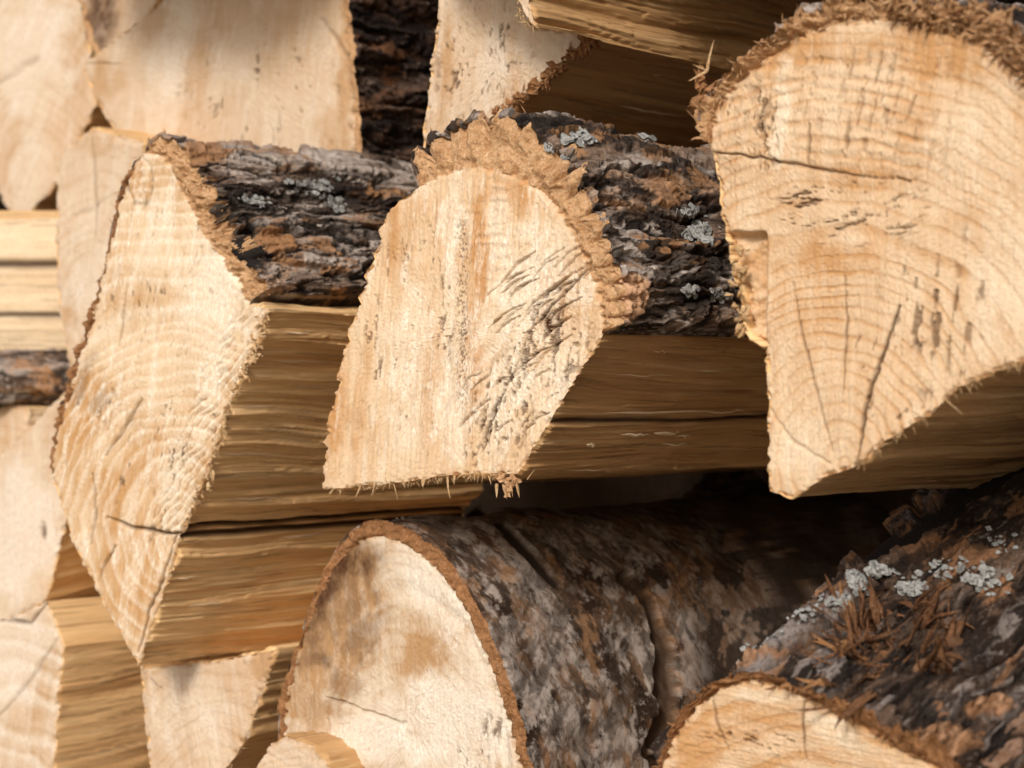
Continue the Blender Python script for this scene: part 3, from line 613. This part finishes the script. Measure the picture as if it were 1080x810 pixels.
BK = dict(step=2.0, fine=.14, length=.34)
def back(id, seed, y0, centre, label, runs, **k):
    d = dict(BK); d.update(id=id, seed=seed, y0=y0, centre=centre, label=label, runs=runs, end=E_BACK, ringamt=.28, base=.18, sawamt=.7); d.update(k); return d
SPECS = [S1, S2, S3, S4, S5,
  back('a', 61, .17, (35, 100), 'pale pointed log in the top left corner, its end narrowing to a tip below',
    [s_([(-40, -50), (80, -50)]), s_([(88, 20), (100, 112)]), s_([(62, 188), (20, 237)], mat=M_SIDE_DARK), s_([(0, 205), (-60, 120), (-40, -50)])],
    saw=112, white=[(30, 60, 50, 90, 20, .6), (30, 180, 25, 45, 10, .4)], tan=[(80, 60, 20, 60, 10, .3)], gouge=[([(-10, 95), (20, 75), (42, 62)], 3, .002, .15)]),
  back('b', 67, .12, (240, 80), 'broad pale log at the top with a slanting upper edge, above the kite-shaped log',
    [s_([(85, 68), (130, 34), (175, -2), (240, -50), (360, -50)]), b([4, 8, 8, 6], [(366, 40), (372, 100), (376, 175)], amp=1.4, rim=M_FIBRE, fray=.6, mat=M_BARK_SHADED), s_([(330, 215), (200, 200), (133, 160)]), s_([(104, 112), (85, 68)])],
    saw=98, pith=(250, 420), ring=22, ringamt=.12, white=[(180, 60, 30, 80, 10, .5), (250, 50, 30, 60, 20, .4)], tan=[(110, 90, 22, 35, 20, .4), (365, 60, 12, 90, 0, .6), (350, 140, 20, 40, 0, .4), (210, 80, 14, 80, 10, .3)],
    specks=[(280, 100, 100, 80, 0, .66, 98)], gouge=[([(90, 66), (125, 67)], 1.2, .001, .6), ([(340, 20), (365, 60), (372, 110)], 2, .002, .3)]),
  back('c', 71, .05, (530, 70), 'upper log with narrow pale end and frayed diagonal lower edge over dark underside',
    [s_([(466, -20), (545, -20)]), s_([(552, 8), (562, 30), (627, 37)]), s_([(600, 62), (560, 95), (510, 134)], rough=3.0, mat=M_SIDE_DARK, pale=.3), s_([(480, 160), (444, 168)], mat=M_SIDE_DARK), s_([(448, 120), (455, 70), (466, -20)], rough=2.2)],
    step=1.5, saw=94, base=.2, fine=.24, white=[(520, 60, 18, 60, 5, .5), (580, 60, 30, 20, 0, .4)], tan=[(470, 90, 12, 60, 5, .4)],
    specks=[(500, 60, 60, 80, 0, .63, 95)]),
  back('d', 73, .0, (510, -85), 'brown log along the top edge, its split side above the dark underside',
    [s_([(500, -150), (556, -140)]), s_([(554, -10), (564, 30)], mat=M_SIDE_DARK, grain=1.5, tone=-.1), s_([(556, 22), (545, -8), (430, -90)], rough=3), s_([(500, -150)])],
    step=1.4, saw=94, fine=.22, yaw=-2),
  back('e', 79, .08, (100, 250), 'blurred pale log standing left of the kite-shaped log, above the bark-backed piece',
    [s_([(60, 166), (95, 136), (150, 150)]), s_([(160, 250), (120, 400), (76, 392)]), s_([(66, 350), (60, 300), (58, 230), (60, 166)], rough=2.5)],
    saw=100, tan=[(100, 150, 30, 20, 0, .35), (75, 340, 10, 30, 0, .4)], gouge=[([(98, 140), (100, 200), (100, 260)], 1.6, .001, .4), ([(75, 230), (95, 220), (118, 205)], 1.5, .001, .3)], white=[(90, 300, 30, 60, 0, .5)]),
  back('f', 83, .075, (-75, 290), 'pale yellow log at the left edge showing only its smooth split side, bark below',
    [s_([(-130, 225), (-45, 232)]), s_([(-30, 265), (-32, 330), (-40, 372)], mat=M_SIDE_PALE, grain=.4, cracks=[(.35, .03, .003, 0, .14), (.72, .02, .002, 0, .14)]), b([6, 8, 6], [(-60, 385), (-70, 395)], amp=.5), s_([(-130, 420), (-130, 225)])], fine=.13, yaw=50, length=.14),
  back('g', 89, .06, (30, 560), 'whitish slant-topped log at the left edge, under the dark bark strip',
    [s_([(-40, 520), (10, 470), (74, 408)], rough=1), s_([(100, 470), (66, 560), (48, 632)], mat=M_SIDE), s_([(0, 660), (-40, 650), (-40, 520)])],
    saw=95, pitch=9, base=.02, white=[(20, 560, 50, 90, 10, .9)], tan=[(65, 460, 16, 50, 15, .3)], brown=[(46, 560, 4, 8, 0, .45)], gouge=[([(46, 552), (47, 568)], 2.2, .002, .5)]),
  back('h', 97, .0, (20, 740), 'ringed log in the lower left corner with a diagonal stain and a wide brown side',
    [s_([(-40, 668), (0, 655), (48, 634)]), s_([(56, 655), (66, 682)], mat=M_SIDE, grain=.5), s_([(60, 740), (54, 850)], mat=M_SIDE, tone=.1, grain=.5, rough=2.2), s_([(0, 900), (-50, 850), (-40, 668)])],
    saw=100, ring=26, ringamt=.35, ringpale=.7, pith=(0, 900), squash=1.2, base=.1, white=[(10, 700, 40, 60, 0, .5)], gouge=[([(60, 672), (40, 705), (0, 755)], 2.2, .001, .35), ([(0, 655), (30, 658), (48, 636)], 2, .003, .7)], tan=[(48, 720, 12, 60, 15, .35)], fine=.2, step=1.7),
  back('i', 101, .02, (205, 760), 'pale log with fine growth rings directly below the tip of the kite-shaped log',
    [s_([(147, 706), (215, 700), (287, 686)]), s_([(282, 710), (262, 775), (238, 812), (230, 860)], rough=3.0, mat=M_SIDE_DARK, tone=-.2), s_([(160, 860), (156, 790), (147, 700)], rough=2)],
    saw=80, ring=17, ringamt=.35, pith=(225, 850), squash=1.2, tan=[(275, 700, 16, 22, 0, .9)], white=[(200, 750, 50, 60, 0, .4)], step=1.6),
  back('j', 103, -.01, (305, 830), 'small pale log end low beside the round log, cut off by the bottom edge',
    [s_([(268, 818), (284, 786), (300, 776), (330, 788), (352, 815)]), s_([(340, 880), (285, 880), (268, 818)])], saw=30, ring=12, ringamt=.4, step=1.6, length=.05, fine=.05, side=M_SIDE_DARK),
  back('k', 107, .15, (128, -10), 'dark bark-covered log in the gap at the top between two pale logs',
    [s_([(85, -60), (120, -70), (178, -30)]), s_([(160, 10), (130, 60)], mat=M_SIDE), b([6, 6], [(100, 60), (80, -30)], amp=.8), s_([(85, -60)])], saw=105, brown=[(105, 10, 22, 60, 0, .95)]),
  back('l', 109, .09, (10, 455), 'short blurred piece of wood beneath the dark bark strip at the left edge',
    [s_([(-30, 425), (-5, 422), (28, 430)]), s_([(30, 455), (8, 478), (-25, 490)], mat=M_SIDE_PALE), s_([(-30, 425)])]),
  back('m', 113, .07, (-60, 395), 'dark weathered log at the left edge showing a strip of bark below the yellow wood',
    [b([5, 6, 6, 6], [(-100, 378), (-50, 374), (-25, 384), (-20, 402), (-30, 418), (-60, 424)], amp=.8), s_([(-120, 415), (-100, 378)])], fine=.13, base=.5, yaw=50, length=.14),
]
def filler(i, y0, cx, cy, rx, ry, length=.33, buried=True):
    rg = random.Random(i); n = 7
    P = [(cx+rx*(.85+.3*rg.random())*math.cos(q*2*math.pi/n+.3), cy+ry*(.85+.3*rg.random())*math.sin(q*2*math.pi/n+.3)) for q in range(n)]
    lab = 'split log buried deep in the stack behind the front row' if buried else 'split log of the same stack lying beyond the picture edge'
    if buried: return dict(id='x%d' % i, seed=200+i, y0=y0, centre=(cx, cy), label=lab, end=E_SHADE, step=6, fine=.05, length=length, runs=[b([8, 10, 10], P[:4], amp=.8, mat=M_BARK_SHADED, rim=M_RIM_SHADE), b([8, 10, 10], P[4:]+[P[0]], amp=.8, mat=M_BARK_SHADED, rim=M_RIM_SHADE)])
    return dict(id='x%d' % i, seed=200+i, y0=y0, centre=(cx, cy), label=lab, end=E_BACK, step=6, fine=.05, length=length,
                runs=[s_([P[0], P[1], P[2]], mat=M_SIDE_DARK), b([8, 10, 10], [P[3], P[4], P[5]], amp=.8), s_([P[6], P[0]], mat=M_SIDE_DARK)])
FILL = []
k = 0
for yy in (-60, 190, 430, 670, 900):                      # row added behind as dark backing for the gaps
    for xx in (-420, -150, 110, 370, 630, 890, 1150, 1410):
        FILL.append(filler(k, .37, xx + (40 if k % 2 else -30), yy, 150, 135)); k += 1
for xx, yy in ((-140, 60), (-170, 800), (-150, 610)):  # added at the left to close gaps onto the sky
    FILL.append(filler(k, .2, xx, yy, 95, 100, buried=False)); k += 1
for xx, yy, rx, ry in ((120, -210, 150, 110), (420, -230, 110, 100), (760, -240, 170, 120), (1020, -200, 110, 130), (150, 1010, 150, 110), (560, 1080, 170, 110), (1080, 1050, 170, 90), (1340, 180, 150, 200), (1330, 620, 150, 200)):  # unseen logs added around the frame to keep sky light out
    FILL.append(filler(k, .01, xx, yy, rx, ry, buried=False)); k += 1
FILL.append(filler(k, -.02, 1215, 620, 120, 105, buried=False)); k += 1  # unseen log added at the right to block light from the gap
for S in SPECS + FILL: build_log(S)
if True:
    t = NT('dry_ground', .95, .1); f = t.noise(9, det=8); g2 = t.noise(60, det=6)
    m = t.done(t.mix(t.ramp(f, .3, .7), (.46, .38, .29), (.37, .30, .22)), t.bump(g2, .02))
    gs = 30.0; go = mesh_obj('ground', [(-gs, -gs, -.62), (gs, -gs, -.62), (gs, gs, -.62), (-gs, gs, -.62)], [(0, 1, 2, 3)], m); go['kind'] = 'structure'


# ------------------------------------------------------------ splinters, fringes, lichen
def strand(P, widths, flat=.35, rng=random, side=None):
    """tapered, slightly flattened sliver along points P"""
    P = np.array(P, float); n = len(P); V = []; F = []
    T = np.gradient(P, axis=0); T /= np.linalg.norm(T, axis=1)[:, None]+1e-12
    a = np.array(side if side is not None else [rng.uniform(-1, 1), rng.uniform(-1, 1), rng.uniform(-1, 1)], float)
    for i in range(n):
        u = np.cross(T[i], a); u /= np.linalg.norm(u)+1e-12; v = np.cross(T[i], u)
        for k in range(5):
            an = k*2*math.pi/5; V.append(P[i] + (u*math.cos(an) + v*math.sin(an)*flat)*widths[i])
    for i in range(n-1):
        for k in range(5): F.append((i*5+k, i*5+(k+1) % 5, (i+1)*5+(k+1) % 5, (i+1)*5+k))
    return V, F
def curve(p0, d, length, bend, n=7, curl=0.0, rng=random):
    P = [np.array(p0, float)]; d = np.array(d, float); d /= np.linalg.norm(d)
    b_ = np.array(bend, float)
    for i in range(n-1):
        d = d + b_/(n-1) + np.array([rng.uniform(-1, 1) for _ in range(3)])*curl; d /= np.linalg.norm(d)
        P.append(P[-1] + d*length/(n-1))
    return P
class Bag:
    def __init__(s): s.V = []; s.F = []
    def add(s, V, F):
        k = len(s.V); s.V += [tuple(v) for v in V]; s.F += [tuple(i+k for i in f) for f in F]
    def build(s, name, mat, parent, origin, smooth=True): return mesh_obj(name, s.V, s.F, mat, parent, origin=origin, smooth=smooth)
TO = -VV
def pick(log, x, y, r=3.0, P=None):
    P = log['barkP'] if P is None else P
    X, Y, Z = proj(P.reshape(-1, 3)); d = np.hypot(X-x, Y-y); m = d < r
    if not m.any(): k = int(np.argmin(d))
    else: idx = np.nonzero(m)[0]; k = int(idx[np.argmin(Z[idx])])
    i, j = divmod(k, P.shape[1]); i = min(max(i, 4), P.shape[0]-5); j = min(max(j, 4), P.shape[1]-5)
    nrm = np.cross(P[i+4, j]-P[i-4, j], P[i, j+4]-P[i, j-4]); nrm /= np.linalg.norm(nrm)+1e-12
    if nrm @ TO < 0: nrm = -nrm
    return P[i, j].copy(), nrm
def lichen(log, spots, rng):
    """spots: (px, py, radius px, count, lobe size m)"""
    for (x, y, rx, ry, cnt, size) in spots:
        bag = Bag()
        for _ in range(int(cnt*1.7)):
            g = rng.gauss(0, .45), rng.gauss(0, .45); p, n = pick(log, x+g[0]*rx, y+g[1]*ry)
            n = n*.8 + TO*.15 + np.array([rng.uniform(-.3, .3) for _ in range(3)]); n /= np.linalg.norm(n)
            u = np.cross(n, [0.3, .5, .8]); u /= np.linalg.norm(u); v = np.cross(n, u); R_ = size*rng.uniform(.15, .95)**1.2; ph = rng.uniform(0, 6.28)
            V = [p + n*.0006]; N = 14
            lob = rng.randint(3, 5)
            for ring in (1, 2, 3):
                for k in range(N):
                    an = k*2*math.pi/N; rr = R_*ring/3*(1 + .16*math.sin(lob*an+ph)*ring/3 + rng.uniform(-.05, .05))
                    V.append(p + u*rr*math.cos(an)*1.2 + v*rr*math.sin(an)*.85 + n*(.0005 + R_*(.16*(ring/3)**2*(.8+.8*math.sin(2*an+ph*2)))))
            F = [(0, 1+k, 1+(k+1) % N, 1+(k+1) % N) for k in range(0)]
            for q in (0, 1):
                for k in range(N): F.append((1+q*N+k, 1+q*N+(k+1) % N, 1+(q+1)*N+(k+1) % N, 1+(q+1)*N+k))
            for k in range(0, N, 2): F.append((0, 1+k, 1+(k+1) % N, 1+(k+2) % N))
            bag.add(V, F)
        o = bag.build('lichen', M_LICHEN, log['bark'], log['P0'])
        o['kind'] = 'stuff'
        md = o.modifiers.new('thickness', 'SOLIDIFY'); md.thickness = .0003
def edge_fringe(log, pts, per_px, length, rng, mat, droop=(0, 0, -.4), w=.00022, outdir=0.4, name='fibre_fringe'):
    bag = Bag(); q, u, _ = resample(pts, 1.0/per_px)
    for x, y in q:
        pat = float(fbm(np.array([x/16.]), np.array([y/16.]), 7, 2)[0])
        if pat < .47 and rng.random() < .85: continue
        x += rng.gauss(0, 1.2); y += rng.gauss(0, 1.2)
        p = log['up'](x, y)[0] + log['nf']*rng.uniform(-.0012, .0004)
        d = log['nf']*rng.uniform(-.2, .9) + RV*rng.uniform(-.5, 1.0)*outdir*2 + np.array([0, 0, rng.uniform(-1, .7)])
        Ln = length*rng.uniform(.25, 1.0)**1.5*(2.2 if rng.random() < .05 else 1); P = curve(p, d, Ln, np.array(droop)*rng.uniform(0, 2), 5, .18, rng)
        ww = w*rng.uniform(.5, 1.6); V, F = strand(P, [ww, ww, ww*.8, ww*.5, ww*.1], .5, rng); bag.add(V, F)
    o = bag.build(name, mat, log['root'], log['P0']); o['kind'] = 'stuff'
def crumbs(log, pts, per_px, size, rng, mat, spread=3):
    bag = Bag(); q, u, _ = resample(pts, 1.0/per_px)
    for x, y in q:
        if rng.random() < .3: continue
        c = log['up'](x+rng.gauss(0, spread), y+rng.gauss(0, spread))[0] + log['nf']*rng.uniform(-.001, .0012); r = size*rng.uniform(.4, 1.3)
        V = []; F = []; ph = rng.uniform(0, 6.28); st = [rng.uniform(.35, 1.5) for _ in range(3)]; sk = rng.uniform(-.9, .9)
        for i in range(5):
            th = math.pi*(i+.3)/4.6
            for k in range(7):
                an = k*2*math.pi/7+ph; rr = r*(1+rng.uniform(-.6, .6))*.8
                V.append(c + np.array([math.sin(th)*math.cos(an)*st[0] + sk*math.cos(th), math.sin(th)*math.sin(an)*st[1], math.cos(th)*st[2]])*rr)
        for i in range(4):
            for k in range(7): F.append((i*7+k, i*7+(k+1) % 7, (i+1)*7+(k+1) % 7, (i+1)*7+k))
        bag.add(V, F)
    o = bag.build('torn_crumbs', mat, log['root'], log['P0'], False); o['kind'] = 'stuff'
rg = random.Random(5)
l1, l2, l3, l4, l5 = (LOGS[k] for k in ('one', 'two', 'three', 'four', 'five'))
lichen(l1, [(268, 211, 14, 6, 34, .0020), (330, 196, 26, 9, 60, .0020), (355, 212, 14, 8, 24, .0018)], rg)
lichen(l2, [(608, 147, 20, 7, 26, .0028), (683, 143, 6, 4, 7, .0022), (730, 222, 13, 6, 16, .0024), (738, 244, 18, 9, 30, .0028), (728, 305, 8, 10, 12, .0022), (760, 312, 10, 8, 16, .0022)], rg)
lichen(l5, [(902, 610, 8, 9, 12, .0036), (925, 600, 8, 8, 10, .003), (960, 618, 20, 9, 12, .0030), (1035, 612, 30, 16, 20, .0024), (880, 632, 26, 10, 22, .0022), (800, 668, 26, 12, 22, .0014), (850, 645, 30, 14, 22, .0014), (1000, 600, 50, 12, 24, .0018), (1050, 570, 20, 20, 14, .0014), (760, 680, 14, 8, 10, .0014)], rg)
lichen(l4, [(420, 545, 16, 3, 14, .0012)], rg)
# fringes
edge_fringe(l1, [(284, 326), (262, 375), (243, 425), (222, 490), (194, 558)], 1.3, .0045, rg, M_FIBRE_PALE)
crumbs(l1, [(282, 328), (268, 372), (252, 402), (238, 440)], .55, .0016, rg, M_FIBRE_PALE, 3)
crumbs(l1, [(240, 455), (226, 480), (218, 510), (212, 530)], .35, .0015, rg, M_FIBRE_PALE, 3)
edge_fringe(l1, [(150, 162), (130, 198), (118, 252), (102, 322), (80, 388), (60, 455)], .6, .004, rg, M_FIBRE_DARK, outdir=-.6)
edge_fringe(l2, [(545, 500), (500, 500), (440, 507), (400, 512), (341, 517)], 1.0, .004, rg, M_FIBRE_PALE)
edge_fringe(l3, [(1080, 380), (1012, 408), (975, 440), (930, 468), (903, 492)], 1.0, .005, rg, M_FIBRE_PALE)
edge_fringe(LOGS['c'], [(627, 37), (600, 62), (560, 95), (510, 134)], 1.6, .008, rg, M_FIBRE)
edge_fringe(LOGS['d'], [(562, 28), (552, 22), (540, -8)], 1.2, .005, rg, M_FIBRE_PALE)
edge_fringe(LOGS['i'], [(282, 700), (262, 775), (238, 812)], .8, .006, rg, M_FIBRE_PALE)
crumbs(LOGS['c'], [(627, 39), (600, 64), (560, 97), (510, 136)], .9, .0026, rg, M_FIBRE_DARK, 3.5)
crumbs(l3, [(782, 255), (776, 300), (786, 350)], .4, .002, rg, M_FIBRE_PALE, 5)
def rim_hair(log, per, length, rng, mat, w=.0003, lo=0, hi=1, name='bark_fibre'):
    """fine torn fibres standing out of the sawn bark"""
    P = log['barkP']; n = P.shape[1]; bag = Bag()
    for _ in range(per):
        j = int(n*rng.uniform(lo, hi)) % n; k = rng.random(); p = P[0, j]*(k) + log['rimin'][j]*(1-k) if 'rimin' in log else P[0, j]
        d = log['nf']*rng.uniform(.1, 1) + UV*rng.uniform(-.6, .8) + RV*rng.uniform(-.9, .6)
        Pn = curve(p, d, length*rng.uniform(.3, 1), [rng.uniform(-.8, .8) for _ in range(3)], 6, .25, rng); ww = w*rng.uniform(.5, 2)
        V, F = strand(Pn, [ww, ww, ww, ww*.8, ww*.5, ww*.1], .4, rng); bag.add(V, F)
    o = bag.build(name, mat, log['bark'], log['P0']); o['kind'] = 'stuff'
rim_hair(l1, 160, .005, rg, M_FIBRE)
rim_hair(l3, 300, .004, rg, M_FIBRE, .0003, .12)
rim_hair(l3, 500, .007, rg, M_FIBRE, .0005, .45, .95)
rim_hair(l3, 160, .008, rg, M_FIBRE_DARK, .0005, .45, .95)
rim_hair(l3, 40, .006, rg, M_FIBRE, .0004, 0, .12)
rim_hair(l5, 90, .005, rg, M_FIBRE_DARK, .0005)
rim_hair(l2, 120, .003, rg, M_FIBRE, .0002)
# shredded bark on the corner log
M_SHRED = fibre_mat('shredded_fibre', (.23, .11, .055), (.11, .05, .024), (.38, .23, .13)); M_SHRED2 = fibre_mat('shredded_fibre_tan', (.46, .24, .11), (.28, .13, .05), (.58, .38, .21))
bag = Bag(); bag2 = Bag()
clump = [(rg.gauss(925, 48), rg.gauss(672, 20)) for _ in range(22)]
for q in range(260):
    cx, cy = clump[q % 22]; x = rg.gauss(cx, 11); y = rg.gauss(cy, 7)
    rc = random.Random(q % 22 + 50); dc = np.array([rc.uniform(-1, 1) for _ in range(3)])
    p, n = pick(l5, x, y, 4); d = n*rg.uniform(-.05, .4) - RV*rc.uniform(-.6, 1.4) + UV*rc.uniform(-.6, .9) + dc*.4 + np.array([rg.uniform(-.3, .3) for _ in range(3)])
    Ln = rg.uniform(.006, .024); P = curve(p - n*.002, d, Ln, dc*1.5 + np.array([rg.uniform(-.8, .8), 0, rg.uniform(-1.4, .8)]), 10, .14, rg)
    w = rg.uniform(.0003, .0015); V, F = strand(P, [w*q_*rg.uniform(.8, 1.15) for q_ in (.6, .9, 1.1, 1.1, 1.05, .95, .8, .6, .35, .06)], .14, rg, dc + np.array([rg.uniform(-.5, .5) for _ in range(3)])); (bag if rg.random() < .88 else bag2).add(V, F)
for bb, mm in ((bag, M_SHRED), (bag2, M_SHRED2)):
    o = bb.build('shredded_bark', mm, l5['bark'], l5['P0']); o['kind'] = 'stuff'
# single splinters
def splinter(log, x, y, dx, dy, ln, w, mat=M_FIBRE_PALE, dz=.0, bend=(0, 0, 0), back_=0.0):
    p = log['up'](x, y)[0] + log['nf']*-back_; d = RV*dx - UV*dy + log['nf']*dz
    P = curve(p, d, ln, bend, 8, .05, rg); V, F = strand(P, [w*q for q in (1, 1.1, 1, .9, .8, .6, .4, .08)], .45, rg)
    g = Bag(); g.add(V, F); g.build('splinter', mat, log['root'], log['P0'])
for x, ln, w in ((381, .0075, .0006), (396, .0065, .0010), (412, .004, .0006), (432, .004, .0005), (447, .004, .0012), (472, .010, .0007), (480, .004, .0008), (425, .003, .0009)):
    splinter(l2, x, 505 + (440-x)*.1*.8, rg.uniform(-.3, .3), 1, ln, w, bend=(rg.uniform(-.5, .5), 0, 0))
splinter(l2, 556, 506, .5, -.8, .006, .0003)
crumbs(l2, [(522, 504), (534, 505), (546, 506), (536, 510), (530, 513)], .6, .0020, rg, M_FIBRE, 2.5)
for x in (524, 531, 538, 545): splinter(l2, x, 510, rg.uniform(-.3, .3), 1, .006, .0008, M_FIBRE_PALE)

def slivers(log, side, spots, mat):
    """long torn fibres lying on a split side: (px, py, length, width)"""
    P = log['sides'][side]
    for x, y, ln, w in spots:
        p, n = pick(log, x, y, 4, P); c_ = [p + log['axis']*ln*t_ + n*(.0004 + w*.5 + .0012*math.sin(t_*3)*rg.uniform(-.2, 1)) + np.cross(n, log['axis'])*(rg.uniform(-.0012, .0012)*t_*t_) for t_ in np.linspace(0, 1, 9)]
        V, F = strand(c_, [w*q for q in (.15, .6, .9, 1, 1, .9, .7, .4, .08)], .3, rg, n); g = Bag(); g.add(V, F); g.build('splinter', mat, log['root'], log['P0'])
slivers(l2, 0, [(640, 436, .075, .0007), (655, 460, .02, .0009), (690, 458, .018, .0012), (700, 470, .02, .0005), (712, 462, .012, .0007), (620, 470, .006, .001), (735, 393, .02, .0004), (745, 436, .03, .0006), (690, 372, .012, .0004), (600, 500, .03, .0005), (650, 396, .04, .0004)], M_SIDE_PALE)
slivers(l1, 0, [(235, 480, .03, .0005), (255, 430, .025, .0004), (290, 380, .03, .0005), (240, 530, .04, .0005), (300, 350, .02, .0004)], M_SIDE_PALE)
slivers(l1, 1, [(300, 568, .03, .0006), (200, 640, .03, .0005), (190, 610, .012, .0006), (230, 600, .02, .0004)], M_SIDE_PALE)
slivers(LOGS['c'], 2, [(655, 113, .05, .0011), (690, 80, .006, .0005)], M_SIDE_PALE)

crumbs(l3, [(738, 80), (742, 95), (740, 112)], .45, .0042, rg, M_FIBRE_DARK, 3)
for dx, dy, ln in ((.1, -1, .012), (-.8, .4, .008), (-.6, -.3, .006)): splinter(l3, 746, 75, dx, dy, ln, .0007)
